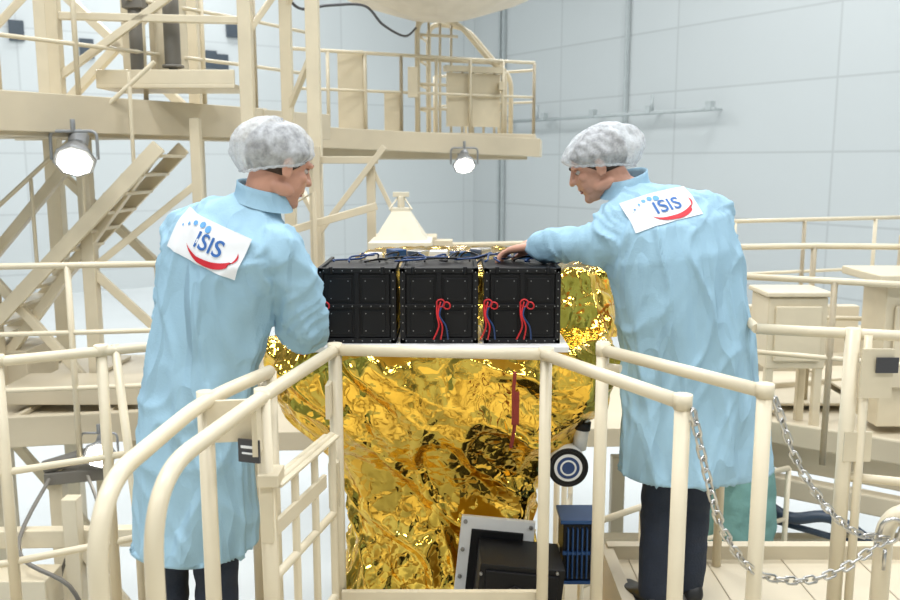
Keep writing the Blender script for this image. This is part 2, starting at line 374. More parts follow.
def man_left():
    par=empty('man_in_lab_coat'); y=math.radians(25); mb=MB()
    R=[ring((-.82,2.63,.445),.195,.175,y),ring((-.82,2.63,.475),.195,.175,y),ring((-.81,2.63,.65),.188,.165,y),ring((-.785,2.63,.90),.182,.148,y,.03),ring((-.745,2.62,1.08),.172,.13,y,.08),
       ring((-.705,2.61,1.24),.182,.13,y,.15),ring((-.67,2.60,1.38),.195,.13,y,.22),ring((-.645,2.60,1.455),.182,.118,y,.25),ring((-.615,2.605,1.505),.13,.088,y,.25),ring((-.575,2.61,1.54),.074,.07,y,.25),ring((-.565,2.615,1.553),.068,.066,y,.25)]
    mb.rings(R)
    S1,E1,W1=(-.80,2.665,1.45),(-.865,2.70,1.18),(-.915,2.70,.93)
    S2,E2,W2=(-.505,2.545,1.405),(-.448,2.63,1.15),(-.51,2.82,1.105)
    mb.limb([S1,(-.835,2.69,1.33),E1,W1],[.072,.066,.058,.050]); mb.limb([S2,(-.46,2.58,1.28),E2,(-.475,2.73,1.12),W2],[.078,.074,.068,.058,.050])
    mb.limb([(-.62,2.60,1.45),S2],[.08,.074]); mb.limb([(-.68,2.61,1.46),S1],[.08,.07])
    coat=remesh(mb,'lab_coat',COAT,.0085,par,3,cdisp(1.1,3,[(S1,E1),(E1,W1),(S2,E2),(E2,W2)]))
    collar(par,(-.557,2.618,1.555),y,.3,0)
    head(par,(-.506,2.635,1.638),math.radians(52),math.radians(18),0.0,neck_to=(-.57,2.61,1.51))
    hand(par,(-.928,2.70,.90),(-.10,.0,-1),(-1,-.2,0),-1,.45,name='hand_l')
    hand(par,(-.515,2.84,1.10),(0.0,1,-.12),(0,0,1),-1,.25,name='hand_r')
    t=MB(); 
    t.limb([(-.80,2.63,.86),(-.86,2.64,.70),(-.90,2.64,.47),(-.91,2.62,.09)],[.11,.09,.075,.060]); t.limb([(-.78,2.62,.86),(-.76,2.60,.70),(-.74,2.60,.47),(-.74,2.58,.09)],[.11,.09,.075,.060])
    remesh(t,'trousers',TROU,.011,par,3,lambda p,n:n*noise.noise(V((p.x*9,p.y*9,p.z*22)))*.006)
    shoe(par,(-.92,2.57,0),(-.1,1,0),'shoe_l'); shoe(par,(-.745,2.53,0),(.35,1,0),'shoe_r')
    patch(par,coat,(-.705,2.48,1.422),(.91,-.42,-.36),(-.40,-.91,.08),.26,.125)
def man_right():
    par=empty('man_in_lab_coat'); y=math.radians(-15); mb=MB()
    R=[ring((.888,3.03,.555),.292,.20,y,0,0),ring((.888,3.03,.585),.292,.20,y),ring((.876,3.03,.67),.28,.19,y),ring((.862,3.02,.82),.258,.175,y),ring((.836,3.0,1.0),.235,.155,y,-.04),
       ring((.80,2.99,1.17),.232,.15,y,-.08),ring((.765,2.985,1.34),.238,.148,y,-.12),ring((.74,3.0,1.45),.225,.14,y,-.15),ring((.71,3.03,1.52),.165,.11,y,-.15),ring((.650,3.07,1.565),.085,.08,y,-.1),ring((.622,3.085,1.58),.07,.07,y,-.1)]
    mb.rings(R)
    S1,E1,W1=(.60,2.99,1.45),(.515,2.97,1.375),(.315,3.03,1.362)
    S2,E2,W2=(.90,3.05,1.46),(.965,3.12,1.19),(.80,3.32,1.13)
    mb.limb([(.68,3.01,1.47),S1,(.55,2.965,1.40),E1,(.42,2.99,1.37),W1],[.09,.088,.080,.074,.064,.056]); mb.limb([S2,(.94,3.08,1.33),E2,W2],[.085,.074,.066,.05])
    mb.limb([(.70,3.03,1.49),S2],[.085,.08])
    coat=remesh(mb,'lab_coat',COAT,.0085,par,3,cdisp(1.05,11,[(S1,E1),(E1,W1),(S2,E2),(E2,W2)]))
    collar(par,(.614,3.085,1.580),y,-.35,.1)
    head(par,(.518,3.11,1.636),math.radians(-76),math.radians(24),0.0,neck_to=(.62,3.085,1.54),puff=1.14)
    hand(par,(.29,3.045,1.358),(-1,.35,-.25),(0,.1,1),1,.55,name='hand_l')
    hand(par,(.785,3.335,1.125),(-.8,.6,0),(0,0,1),-1,.4,name='hand_r')
    t=MB(); t.limb([(.83,3.05,.92),(.79,3.04,.72),(.77,3.03,.47),(.755,3.02,.09)],[.12,.09,.075,.060]); t.limb([(.90,3.04,.92),(.91,3.05,.72),(.895,3.08,.47),(.90,3.10,.09)],[.12,.09,.075,.060])
    remesh(t,'trousers',TROU,.011,par,3,lambda p,n:n*noise.noise(V((p.x*9,p.y*9,p.z*22)))*.006)
    shoe(par,(.755,2.97,0),(-.35,1,0),'shoe_l'); shoe(par,(.91,3.05,0),(.1,1,0),'shoe_r')
    patch(par,coat,(.705,2.87,1.518),(.966,.2,.26),(.05,-.9,.38),.245,.125)
man_left(); man_right()
# ---------------------------------------------------------------- satellite
sat=empty('gold_foil_satellite')
def foil(name,prof,cx,cy,nseg,par,amp=.02,sq=4.0,sy=1.0,off=0,fs=1.0):
    mb=MB(); zs=cr_spline([(z,h,0) for z,h in prof],14); R=[]
    for i,q in enumerate(zs):
        rr=[]
        for k in range(nseg):
            t=2*math.pi*k/nseg; c,s=math.cos(t),math.sin(t)
            r=q.y/((abs(c)**sq+abs(s)**sq)**(1/sq)); z=q.x
            p=V((c*r,s*r*sy,z))
            wv=V((noise.noise(p*2.2+V((off,0,0))),noise.noise(p*2.2+V((0,9,off))),noise.noise(p*2.2+V((5,off,0)))))*.22
            q1=V((p.x*4.5,p.y*4.5,p.z*2.6+p.x*2))*fs+wv+V((off,off,0))
            d1=noise.voronoi(q1)[0]; e1=(d1[1]-d1[0])*1.2
            q2=V((p.x*10,p.y*10,p.z*7-p.x*5))*fs+wv*2+V((3,off,7))
            d2=noise.voronoi(q2)[0]; e2=(d2[1]-d2[0])*1.1
            q3=V((p.x*22+p.z*6,p.y*22,p.z*18))*fs+V((1,off,2)); d3=noise.voronoi(q3)[0]; e3=d3[1]-d3[0]
            rid=max(0,1-abs(noise.noise(V((t*2.6+z*1.5,z*3.2,off))+wv*3))*4)
            d=amp*1.25*(e1-.5)+amp*.6*(e2-.5)+amp*.14*(e3-.4)+amp*.8*rid+amp*.7*noise.noise(p*3+V((off,2,3)))
            rr.append(V((cx+p.x+c*d,cy+p.y+s*d,z+amp*.6*(e2-.5))))
        R.append(rr)
    mb.rings(R,0,True,True)
    return mb.obj(name,GOLD,par)
foil('lower_body_foil',[(1.035,.60),(1.025,.63),(.96,.65),(.88,.64),(.80,.62),(.72,.58),(.64,.52),(.55,.45),(.45,.40),(.3,.37),(.15,.37),(0,.40),(-.2,.44),(-.5,.45)],-.03,3.46,460,sat,.036,4)
foil('upper_body_foil',[(.98,.60),(1.02,.61),(1.08,.58),(1.16,.545),(1.235,.51),(1.24,.40)],.10,3.83,400,sat,.026,5,off=13)
mb=MB(); mb.box((-.03,2.99,1.042),(.84,.38,.02)); mb.obj('mounting_deck',WHITEP,sat,.003)
mb=MB(); Mr=Matrix.Rotation(.10,3,'Y'); oz=-.085
mb.box((.16,3.03,.27+oz),(.27,.02,.36),Mr,0); mb.box((.16,3.017,.27+oz),(.19,.012,.27),Mr,3)
for sx in(-1,1):
    for sz in(-1,-.33,.33,1): mb.cyl(V((.16,3.022,.27+oz))+Mr@V((sx*.12,0,sz*.16)),V((.16,3.012,.27+oz))+Mr@V((sx*.12,0,sz*.16)),.008,n=10,mi=2)
mb.box((.235,2.91,.23+oz),(.29,.22,.28),Mr,1); mb.box((.235,2.795,.23+oz),(.25,.012,.24),Mr,3); mb.cyl((.22,2.79,.26+oz),(.22,2.78,.26+oz),.05,n=6,mi=1)
mb.cyl((.22,2.78,.26+oz),(.22,2.77,.26+oz),.03,n=20,mi=3)
for sx in(-1,1):
    for sz in(-1,0,1): mb.cyl((.235+sx*.13,2.80,.23+oz+sz*.12),(.235+sx*.13,2.788,.23+oz+sz*.12),.006,n=8,mi=2)
mb.obj('antenna_unit',[WHITEP,BLACK,SCREW,BLACK2],sat,.003)
mb=MB(); uz=-.055
mb.box((.475,3.05,.31+uz),(.135,.14,.21))
for k in range(7): mb.box((.424+k*.017,2.972,.31+uz),(.006,.02,.19),None,1)
mb.box((.475,3.05,.425+uz),(.155,.15,.014),None,1); mb.box((.475,3.05,.195+uz),(.155,.15,.014),None,1); mb.box((.475,2.975,.31+uz),(.14,.015,.012),None,1); mb.beam((.30,3.1,.25+uz),(.42,3.08,.28+uz),.04,.03,2)
mb.obj('electronics_unit',[BLACK,BLUEBOX,STEEL],sat,.002)
mb=MB(); sc=V((.42,2.98,.575))
mb.cyl(sc+V((0,.12,0)),sc,.068,n=32,mi=0); mb.cyl(sc,sc-V((0,.003,0)),.066,n=32,mi=1); mb.cyl(sc-V((0,.003,0)),sc-V((0,.005,0)),.050,n=32,mi=0); mb.cyl(sc-V((0,.005,0)),sc-V((0,.007,0)),.040,n=32,mi=2); mb.torus(sc-V((0,.006,0)),.026,.004,(0,1,0),n=24,mi=0); mb.torus(sc-V((0,.002,0)),.066,.006,(0,1,0),n=32,mi=1)
mb.cyl((.30,3.12,.575),sc+V((0,.1,0)),.03,mi=0); mb.tube(fillet([(.47,3.06,.62),(.48,3.04,.74),(.45,3.02,.88)],.05),.026,12,0); mb.tube([(.475,3.03,.70),(.478,3.03,.73)],.029,12,1)
mb.obj('star_sensor',[WHITEP,BLACK,BLUEW],sat)
mb=MB()
for k in range(15):
    x0=-.40+.052*k; pts=[(x0,2.99+random.uniform(0,.1),1.307)]
    for j in range(4): pts.append((x0+random.uniform(-.02,.10)+j*.03,3.02+.06*j+random.uniform(-.03,.03),1.310+random.uniform(0,.014)))
    pts.append((x0+.05,3.30,1.235)); mb.tube(cr_spline(pts,5),.0036,6,random.choice((0,1,0)))
mb.obj('cable_harness',[BLUEW,BLACK],sat)
mb=MB()
for k in range(9):
    mb.box((-.30+.085*k,3.45+.05*(k%3),1.27+.01*(k%2)),(.06,.07,.045),Matrix.Rotation(k*.5,3,'Z'),k%3)
mb.obj('top_equipment',[WHITEP,BLUEBOX,STEEL],sat,.003)
mb=MB(); mb.tube(cr_spline([(.21,2.75,.98),(.205,2.745,.90),(.21,2.75,.80),(.20,2.77,.72)],5),.006,6); mb.box((.212,2.745,.86),(.024,.006,.11)); mb.obj('red_safety_tag',pm('dark_red',(.22,.02,.01),.6),sat)
def dispenser(x0,x1,yf,red):
    par=empty('cubesat_dispenser'); w=x1-x0; cx=(x0+x1)/2; z0,z1=1.053,1.305; h=z1-z0; cz=(z0+z1)/2; yc=yf+.17
    mb=MB(); mb.box((cx,yc,cz),(w-.016,.32,h-.016))
    for sx in(-1,1):
        mb.box((cx+sx*(w/2-.009),yf+.006,cz),(.018,.016,h)); mb.box((cx+sx*(w/2-.006),yc,z1-.006),(.012,.34,.014)); mb.box((cx+sx*(w/2-.006),yc,z0+.006),(.012,.34,.014))
    mb.box((cx,yf+.006,z1-.009),(w,.016,.018)); mb.box((cx,yf+.006,z0+.009),(w,.016,.018))
    mb.obj('housing',BLACK,par,.002)
    mb=MB()
    for sx in(-1,1):
        for sz in(-1,1): 
            mb.box((cx+sx*w*.215,yf+.004,cz+sz*h*.215),(w*.40,.008,h*.40))
            mb.box((cx+sx*w*.215,yf-.001,cz+sz*h*.215),(w*.30,.006,h*.30))
    mb.box((cx,yf-.001,cz),(.016,.010,h*.86)); mb.box((cx,yf-.002,cz),(w*.86,.010,.012))
    for sx in(-.33,.33): mb.cyl((cx+sx*w,yf-.004,z1-.02),(cx+sx*w,yf-.004,z1+.004),.007)
    mb.obj('doors',BLACK2,par,.0015)
    mb=MB()
    for i in range(9):
        for sx in(-1,1): 
            z=z0+.014+i*(h-.028)/8; mb.cyl((cx+sx*(w/2-.009),yf-.002,z),(cx+sx*(w/2-.009),yf-.004,z),.0022,n=8)
    for i in range(8):
        for zz in(z0+.009,z1-.009,cz):
            x=x0+.02+i*(w-.04)/7; mb.cyl((x,yf-.002,zz),(x,yf-.0085 if zz==cz else yf-.004,zz),.002,n=8)
    for i in range(4):
        for sz in(-.1,.1,-.33,.33): 
            x=cx+(-.33+.22*i)*w; mb.cyl((x,yf-.003,cz+sz*h),(x,yf-.0052,cz+sz*h),.002,n=8)
    mb.obj('screws',SCREW,par)
    mb=MB()
    for rx in red:
        x=x0+rx*w
        for k in range(3):
            a=x+(k-1)*.012; z=cz+.005; mb.tube(cr_spline([(a,yf-.01,z+.01),(a-.008*k,yf-.022,z-.03),(a+.006,yf-.024,z-.07),(a-.012+.012*k,yf-.015,z-.115)],5),.0028,6,0 if k<2 else 1)
        mb.torus((x,yf-.018,cz+.012),.013,.0026,(0,1,.2),mi=0); mb.torus((x+.02,yf-.018,cz+.004),.012,.0026,(.3,1,.2),mi=0)
    if red: mb.obj('release_wires',[REDM,BLUEW],par)
dispenser(-.435,-.178,2.85,[.03]); dispenser(-.165,.093,2.85,[.52]); dispenser(.112,.365,2.85,[.05,.52])
# ---------------------------------------------------------------- near railings
r=.0175
mb=MB()
mb.tube([(-.34,2.53,1.1),(.285,2.47,1.1)],r,14)
mb.tube([(.27,2.47,1.1),(.5375,1.957,1.1)],r,14)
mb.tube([(.278,2.47,1.11),(.278,2.47,0)],r,14); mb.tube([(-.34,2.53,1.115),(-.34,2.53,0)],r*1.15,14)
mb.tube([(.5375,1.957,1.115),(.5375,1.957,0)],r*1.1,14)
mb.tube([(.278,2.47,.30),(-.34,2.53,.30)],r,14); mb.box((-.03,2.50,.33),(.60,.02,.05))
for p in((.278,2.47),(-.34,2.53),(.5375,1.957)): mb.box((p[0],p[1],.006),(.11,.11,.012)); mb.cyl((p[0],p[1],1.085),(p[0],p[1],1.120),r*1.25,n=14)
mb.obj('safety_railing',CREAM)
mb=MB()
mb.tube([(.452,2.53,1.1),(.762,2.056,1.1)],r,14)
mb.tube([(.452,2.53,1.125),(.452,2.53,0)],r*1.1,14); mb.tube([(.762,2.056,1.115),(.762,2.056,0)],r*1.1,14)
for p in((.452,2.53),(.762,2.056)): mb.box((p[0],p[1],.006),(.11,.11,.012)); mb.cyl((p[0],p[1],1.085),(p[0],p[1],1.120),r*1.25,n=14)
mb.cyl((.452,2.53,1.05),(.50,2.50,1.05),.012)
mb.obj('safety_railing',CREAM)
mb=MB()
mb.tube(fillet([(-.34,2.53,1.1),(-.445,2.01,1.1),(-.525,1.46,1.1),(-.525,1.46,0)],.16,10),r,14)
mb.tube([(-.445,2.01,1.12),(-.435,2.03,0)],r*1.1,14)
mb.box((-.45,1.99,1.04),(.012,.10,.13)); mb.box((-.44,2.02,.82),(.03,.05,.16)); mb.box((-.355,2.50,.96),(.012,.09,.1)); mb.box((-.345,2.50,.70),(.03,.05,.14))
mb.obj('gate_hoop',CREAM)
mb=MB()
for z in(.86,.62,.36): mb.tube([(-.438,2.06,z),(-.345,2.46,z)],.012,10)
for k in range(4):
    t=k/3; mb.tube([(-.438+.093*t,2.06+.40*t,.86),(-.438+.093*t,2.06+.40*t,.10)],.011,10)
mb.beam((-.438,2.06,.86),(-.345,2.46,.86),.05,.008); mb.tube([(-.438,2.06,.10),(-.345,2.46,.10)],.013,10)
mb.box((-.432,2.02,.90),(.05,.08,.03)); mb.box((-.40,2.20,.75),(.012,.38,.04),Matrix.Rotation(-.23,3,'Z'))
mb.obj('mesh_gate',CREAM,None,.002)
mb=MB()
mb.tube(fillet([(-.477,2.26,1.1),(-.573,1.984,1.1),(-.60,1.40,1.1),(-.60,1.40,0)],.16,10),r,14)
mb.tube([(-.573,1.984,1.12),(-.573,1.984,0)],r*1.1,14); mb.tube([(-.477,2.26,1.1),(-.477,2.26,0)],r,14)
mb.prism([(-.575,1.965),(-.445,1.985),(-.445,1.997),(-.575,1.977)],1.0,1.10); mb.obj('gate_hoop',CREAM)
mb=MB(); mb.box((-.467,1.955,.985),(.055,.006,.055),Matrix.Rotation(-.3,3,'Z')); mb.box((-.467,1.951,.995),(.04,.003,.006),Matrix.Rotation(-.3,3,'Z'),1); mb.box((-.467,1.951,.98),(.035,.003,.004),Matrix.Rotation(-.3,3,'Z'),1); mb.obj('rating_plate',[GREYD,LABELW])
def chain(path,name):
    pts=cr_spline(path,24); mb=MB(); step=.031; acc=0; k=0
    for a,b in zip(pts,pts[1:]):
        d=(b-a); L=d.length
        while acc<=L:
            p=a+d*(acc/L); t=d.normalized(); up=V((0,0,1)) if abs(t.z)<.9 else V((1,0,0)); n1=t.cross(up).normalized(); n2=t.cross(n1)
            ax=(n1+n2).normalized() if k%2 else (n1-n2).normalized()
            mb.torus(p,.0095,.0033,ax,.010,t,12,6); k+=1; acc+=step
        acc-=L
    return mb.obj(name,STEEL)
hk=V((1.16,2.2,.66))
chain([(.79,2.05,1.07),(.85,2.07,.93),(.94,2.10,.80),(1.05,2.15,.70),hk],'barrier_chain')
chain([(.56,1.94,1.07),(.60,1.96,.93),(.66,2.0,.77),(.76,2.05,.64),(.90,2.1,.59),(1.03,2.15,.60),hk],'barrier_chain')
mb=MB(); mb.torus(hk+V((.01,0,.02)),.028,.006,(0,1,.3),.012,(0,0,1),20,8); mb.tube([hk+V((.0,0,-.03)),hk+V((.0,0,-.09))],.005,8); mb.torus((.775,2.05,1.075),.016,.004,(0,1,0)); mb.torus((.55,1.945,1.075),.016,.004,(0,1,0)); mb.obj('chain_hook',STEEL)
mb=MB(); mb.tube(fillet([(1.18,2.25,.0),(1.18,2.25,.72),(1.32,2.2,.72),(1.45,2.1,.72),(1.45,2.1,0)],.09,8),.024,14); mb.tube([(1.18,2.25,.4),(1.45,2.1,.4)],.018,12); mb.obj('bumper_rail',CREAM)
mb=MB()
mb.tube([(1.02,2.86,1.1),(1.30,2.78,1.1),(1.9,2.60,1.1)],.018,14); mb.tube([(1.30,2.77,1.12),(1.30,2.77,0)],.024,14); mb.tube([(1.34,2.75,1.1),(1.34,2.75,0)],.014,10)
mb.tube([(1.31,2.77,.62),(1.9,2.58,.62)],.015,12); mb.tube([(1.9,2.6,1.1),(1.9,2.6,0)],.021,12); mb.tube([(1.02,2.86,1.1),(1.10,3.4,1.1)],.016,12); mb.tube([(1.10,3.4,1.1),(1.10,3.4,0)],.018,12)
mb.box((1.365,2.73,.98),(.10,.012,.16)); mb.box((1.33,2.75,.73),(.09,.012,.10))
mb.box((1.39,2.715,1.01),(.07,.006,.05),None,1)
mb.obj('side_railing',[CREAM,GREYD])
mb=MB()
A=V((-1.9,2.60,1.0)); B=V((-1.49,2.81,1.0)); C=V((-1.095,3.03,1.0)); D=V((-.72,3.10,1.0))
mb.tube([A,B,C,D],.018,14)
for z in(.62,.30): mb.tube([A+V((0,0,z-1)),B+V((0,0,z-1)),C+V((0,0,z-1)),D+V((0,0,z-1))],.013,10)
for p in(A,B,V((-1.21,2.97,1.0)),D): mb.tube([p,V((p.x,p.y,0))],.019,12); mb.cyl(p-V((0,0,.015)),p+V((0,0,.022)),.024)
mb.tube([(-1.17,2.99,1.02),(-1.09,2.90,.4),(-1.09,2.9,0)],.015,12)
mb.obj('side_railing',CREAM)
# ---------------------------------------------------------------- platforms near
mb=MB()
mb.box((0,.55,-.06),(4.4,4.0,.12)); mb.box((-1.42,2.83,-.06),(1.75,.56,.12)); mb.box((1.42,3.0,-.06),(1.5,.96,.12))
for k in range(5): mb.box((.75+.32*k,3.0,.002),(.006,.94,.004),None,1)
mb.beam((.66,3.48,.0),(2.2,3.48,.0),.05,.12); mb.beam((.66,2.6,-.05),(.66,3.5,-.05),.05,.2)
mb.obj('work_platform',[CREAM2,CREAMD],None,.004)
# ---------------------------------------------------------------- right far side platform
mb=MB()
P=[(1.55,5.5),(2.9,4.55),(6,6.0),(5,9.0),(1.9,8.2)]
mb.prism(P,-.02,.0,0); mb.prism([(x,y) for x,y in P],-.22,-.02,0)
mb.beam((1.5,5.45,-.3),(2.9,4.5,-.3),.10,.12); mb.beam((1.5,5.4,.04),(2.9,4.46,.04),.05,.14)
mb.beam((1.7,5.9,.05),(4.2,6.6,.05),.08,.1); mb.beam((1.9,6.5,.06),(5,7.5,.06),.1,.12)
mb.obj('side_platform',[CREAM2,CREAMD],None,.01)
def railing(name,pts,zt,zs,post,r=.02,zb=0):
    mb=MB(); pts=[V((x,y,zt)) for x,y in pts]
    mb.tube(pts,r,10)
    for z in zs: mb.tube([V((p.x,p.y,z)) for p in pts],r*.8,8)
    for a,b in zip(pts,pts[1:]):
        n=max(1,round((b-a).length/post))
        for k in range(n+1):
            p=a+(b-a)*k/n; mb.tube([p,V((p.x,p.y,zb))],r,8)
    mb.obj(name,CREAM)
railing('side_railing',[(1.85,5.67),(2.4,5.75),(3.6,5.6),(4.6,6.2)],1.1,[.62],.75)
railing('side_railing',[(1.55,4.85),(2.05,4.62),(2.7,4.3)],1.02,[.60],.8,.018)
railing('side_railing',[(1.9,7.9),(3.4,8.4),(5,8.9)],1.1,[.6],.8)
mb=MB(); mb.box((2.10,5.35,.62),(.36,.3,.44)); mb.box((2.10,5.35,.86),(.40,.34,.03)); mb.box((2.10,5.19,.62),(.28,.02,.34)); 
for sx in(-1,1):
    for sy in(-1,1): mb.box((2.10+sx*.15,5.35+sy*.12,.2),(.05,.05,.42))
mb.obj('equipment_cabinet',[CREAM],None,.008)
mb=MB(); mb.box((2.75,5.3,.5),(.3,.3,.9)); mb.box((2.75,5.3,.97),(.5,.5,.05)); mb.box((2.75,5.13,.55),(.2,.02,.5)); mb.box((3.1,5.6,1.0),(.3,.3,.35)); mb.box((3.1,5.6,.4),(.12,.12,.85)); mb.obj('junction_box_stand',[CREAM],None,.008)
mb=MB()
for k in range(4): mb.box((1.9+.55*k,6.0+.1*k,.03+.02*k),(.5,.9,.02))
mb.box((2.5,7.0,.25),(1.6,.1,.5)); mb.beam((1.75,5.2,-.35),(1.75,5.2,-2.6),.12); mb.beam((2.8,4.7,-.35),(2.8,4.7,-2.6),.12); mb.beam((1.75,5.2,-.5),(2.8,4.7,-1.6),.07)
mb.beam((1.3,6.5,-.6),(1.3,6.5,-2.6),.1); mb.beam((1.0,5.6,-.9),(3.2,5.6,-.9),.1)
mb.obj('platform_support_frame',CREAM2,None,.006)
mb=MB(); mb.tube(cr_spline([(1.75,4.9,-.25),(1.95,4.8,-.38),(2.15,4.7,-.34),(2.35,4.6,-.45)],6),.035,10); mb.tube([(1.78,4.95,-.42),(2.4,4.62,-.5)],.02,8); mb.obj('hydraulic_hose',pm('hose_dark_blue',(.03,.05,.08),.4))
railing('lower_railing',[(.62,3.9),(1.3,4.4),(1.9,4.7)],-.05,[-.35,-.65],.35,.016,-.96)
railing('lower_railing',[(.55,4.3),(.75,5.2)],.05,[-.4],.4,.016,-1.2)
mb=MB(); mb.box((1.2,4.6,-1.0),(1.9,1.2,.08)); mb.box((1.2,4.0,-1.05),(1.9,.06,.2)); mb.beam((.4,4.1,-1.1),(.4,4.1,-2.6),.1); mb.beam((2.0,4.1,-1.1),(2.0,4.1,-2.6),.1); mb.obj('lower_platform',CREAM2,None,.006)
par=empty('technician_in_teal_scrubs'); mb=MB()
mb.limb([(1.56,4.65,-.05),(1.54,4.6,-.35),(1.52,4.62,-.60),(1.50,4.65,-.88)],[.13,.12,.09,.065]); mb.limb([(1.68,4.68,-.05),(1.70,4.65,-.35),(1.71,4.66,-.60),(1.72,4.7,-.88)],[.13,.12,.09,.065])
mb.limb([(1.62,4.7,-.05),(1.66,4.82,.04),(1.74,5.0,.06)],[.14,.15,.14]); mb.limb([(1.76,4.95,.08),(1.82,4.85,-.10),(1.78,4.72,-.28)],[.06,.05,.04])
remesh(mb,'scrubs',TEAL,.014,par,3,lambda p,n:n*noise.noise(p*14)*.012)
head(par,(1.78,5.24,.04),math.radians(20),math.radians(50),0,(1.75,5.08,.06)); shoe(par,(1.50,4.60,-.96),(0,1,0),'shoe_l'); shoe(par,(1.72,4.65,-.96),(0,1,0),'shoe_r'); hand(par,(1.78,4.70,-.30),(0,-.2,-1),(1,0,0),-1,.5,name='hand_r')
# ---------------------------------------------------------------- left far tower
mb=MB()
def col(x,y,z0,z1,w): mb.box((x,y,(z0+z1)/2),(w,w,z1-z0))
col(-3.0,5.7,1.8,4.4,.14); col(-2.62,6.0,2.0,4.4,.08); col(-1.40,6.2,1.9,4.4,.09); col(-1.16,6.4,.9,4.4,.08); col(-.94,6.2,.9,4.4,.09); col(-2.52,6.1,-2.6,1.95,.09); col(-1.80,6.3,-2.6,1.95,.07); col(-3.2,6.0,-2.6,1.9,.12); col(-2.1,7.4,-2.6,4.4,.09); col(-3.4,7.6,-2.6,4.4,.12)
for a,b,w in [((-3.0,5.7,2.35),(-2.62,6.0,2.9),.05),((-2.62,6.0,2.6),(-1.4,6.2,2.6),.05),((-3.3,6.1,.1),(-2.0,6.1,1.75),.07),((-2.52,6.1,1.75),(-3.6,6.1,.55),.07),((-2.52,6.1,.9),(-1.8,6.3,.1),.06),((-3.2,6.0,.9),(-2.52,6.1,0.0),.06),((-2.52,6.1,-.1),(-1.8,6.3,-1.1),.06),((-3.2,6,-.2),(-2.52,6.1,-1.2),.06),
              ((-1.16,6.4,1.6),(-.94,6.2,1.25),.04),((-.94,6.2,3.6),(-1.4,6.2,2.9),.05),((-1.16,6.4,2.7),(-.94,6.2,3.1),.04),((-1.16,6.4,2.0),(-.94,6.2,2.4),.04),((-2.1,7.4,2.0),(-3.4,7.6,3.2),.07),((-3.4,7.6,2.0),(-2.1,7.4,3.2),.07),((-3.2,6,-.3),(-1.8,6.3,-.3),.09),((-1.4,6.2,3.1),(-2.62,6,2.2),.05),((-2.1,7.4,.4),(-3.4,7.6,1.6),.07),((-1.8,6.3,1.5),(-2.52,6.1,.9),.05),((-1.16,6.4,2.9),(-1.4,6.2,2.5),.04)]:
    mb.beam(a,b,w)
mb.obj('steel_scaffold_tower',CREAM,None,.006)
mb=MB()
P=[(-3.6,4.6),(-3.0,4.9),(-1.55,7.2),(-1.15,7.9),(-1.6,8.6),(-3.6,8.6)]
mb.prism(P,1.93,2.05); mb.beam((-3.6,4.55,1.92),(-2.95,4.85,1.92),.08,.24); mb.beam((-3.0,4.85,1.95),(-1.50,7.2,1.95),.08,.24); mb.beam((-1.52,7.15,1.95),(-1.1,7.95,1.95),.08,.22); mb.beam((-3.0,5.0,1.82),(-1.5,7.4,1.82),.16,.03)
for k in range(6):
    t=k/5; mb.beam((-3.0+1.35*t,4.9+2.3*t,1.88),(-3.8,5.2+2.6*t,1.88),.06,.1)
mb.obj('upper_walkway',[CREAM2],None,.006)
railing('walkway_railing',[(-3.5,4.7),(-3.0,4.95),(-1.56,7.2),(-1.2,7.9)],3.1,[2.75,2.4],.55,.018,2.05)
mb=MB()
mb.box((-1.95,6.4,2.16),(.95,.5,.03)); mb.box((-1.95,6.16,2.22),(.95,.02,.10)); mb.box((-2.05,6.6,2.55),(.22,.2,.7)); mb.cyl((-2.05,6.45,2.2),(-2.05,6.45,2.9),.05); mb.box((-2.30,6.5,2.5),(.08,.1,.6)); mb.obj('hoist_cabinet',CREAM,None,.006)
mb=MB(); mb.cyl((-2.18,6.3,2.18),(-2.18,6.3,2.7),.05); mb.cyl((-1.92,6.25,2.3),(-1.92,6.25,2.75),.055); mb.cyl((-1.92,6.25,2.18),(-1.92,6.25,2.3),.03); mb.box((-2.18,6.3,2.75),(.14,.14,.12)); mb.torus((-1.92,6.25,2.3),.065,.012); mb.obj('hoist_motor',GREYB,None,.004)
mb=MB(); a=V((-1.95,5.95,1.75)); b=V((-3.35,5.95,.35)); off=V((0,.55,0))
for o in(V((0,0,0)),off): mb.beam(a+o,b+o,.04,.10)
for k in range(11):
    p=a+(b-a)*((k+.5)/11)+off/2; mb.box(p,(.16,.54,.022))
mb.tube([a+V((0,0,.55)),b+V((0,0,.75))],.016,8)
for k in range(4): p=a+(b-a)*((k+.5)/4); mb.tube([p,p+V((0,0,.66))],.014,8)
mb.obj('stair_flight',CREAM,None,.004)
mb=MB()
P=[(-1.75,8.5),(.95,9.9),(1.05,10.8),(-.2,11.6),(-2.2,10.6)]
mb.prism(P,1.80,1.95); mb.beam((-1.75,8.45,1.90),(.98,9.85,1.80),.08,.20); mb.beam((.95,9.85,1.80),(1.08,10.8,1.8),.08,.2)
mb.beam((-1.3,8.9,1.74),(.7,10.3,1.74),.1,.12); mb.beam((-1.3,9.6,1.72),(.9,10.6,1.72),.1,.1)
mb.obj('upper_walkway',CREAM2,None,.006)
railing('walkway_railing',[(-1.55,8.65),(-.5,9.2),(.93,9.92),(1.0,10.7),(-.2,11.5)],2.72,[2.35],.42,.018,1.95)
mb=MB()
x0,x1,x2,y=-.34,.08,.60,9.55
mb.tube(fillet([(x0,y-.15,1.95),(x0,y-.15,3.12),(x1,y,3.10),(.45,y+.2,2.70),(.6,y+.25,2.62),(.6,y+.25,1.95)],.15,6),.028,10)
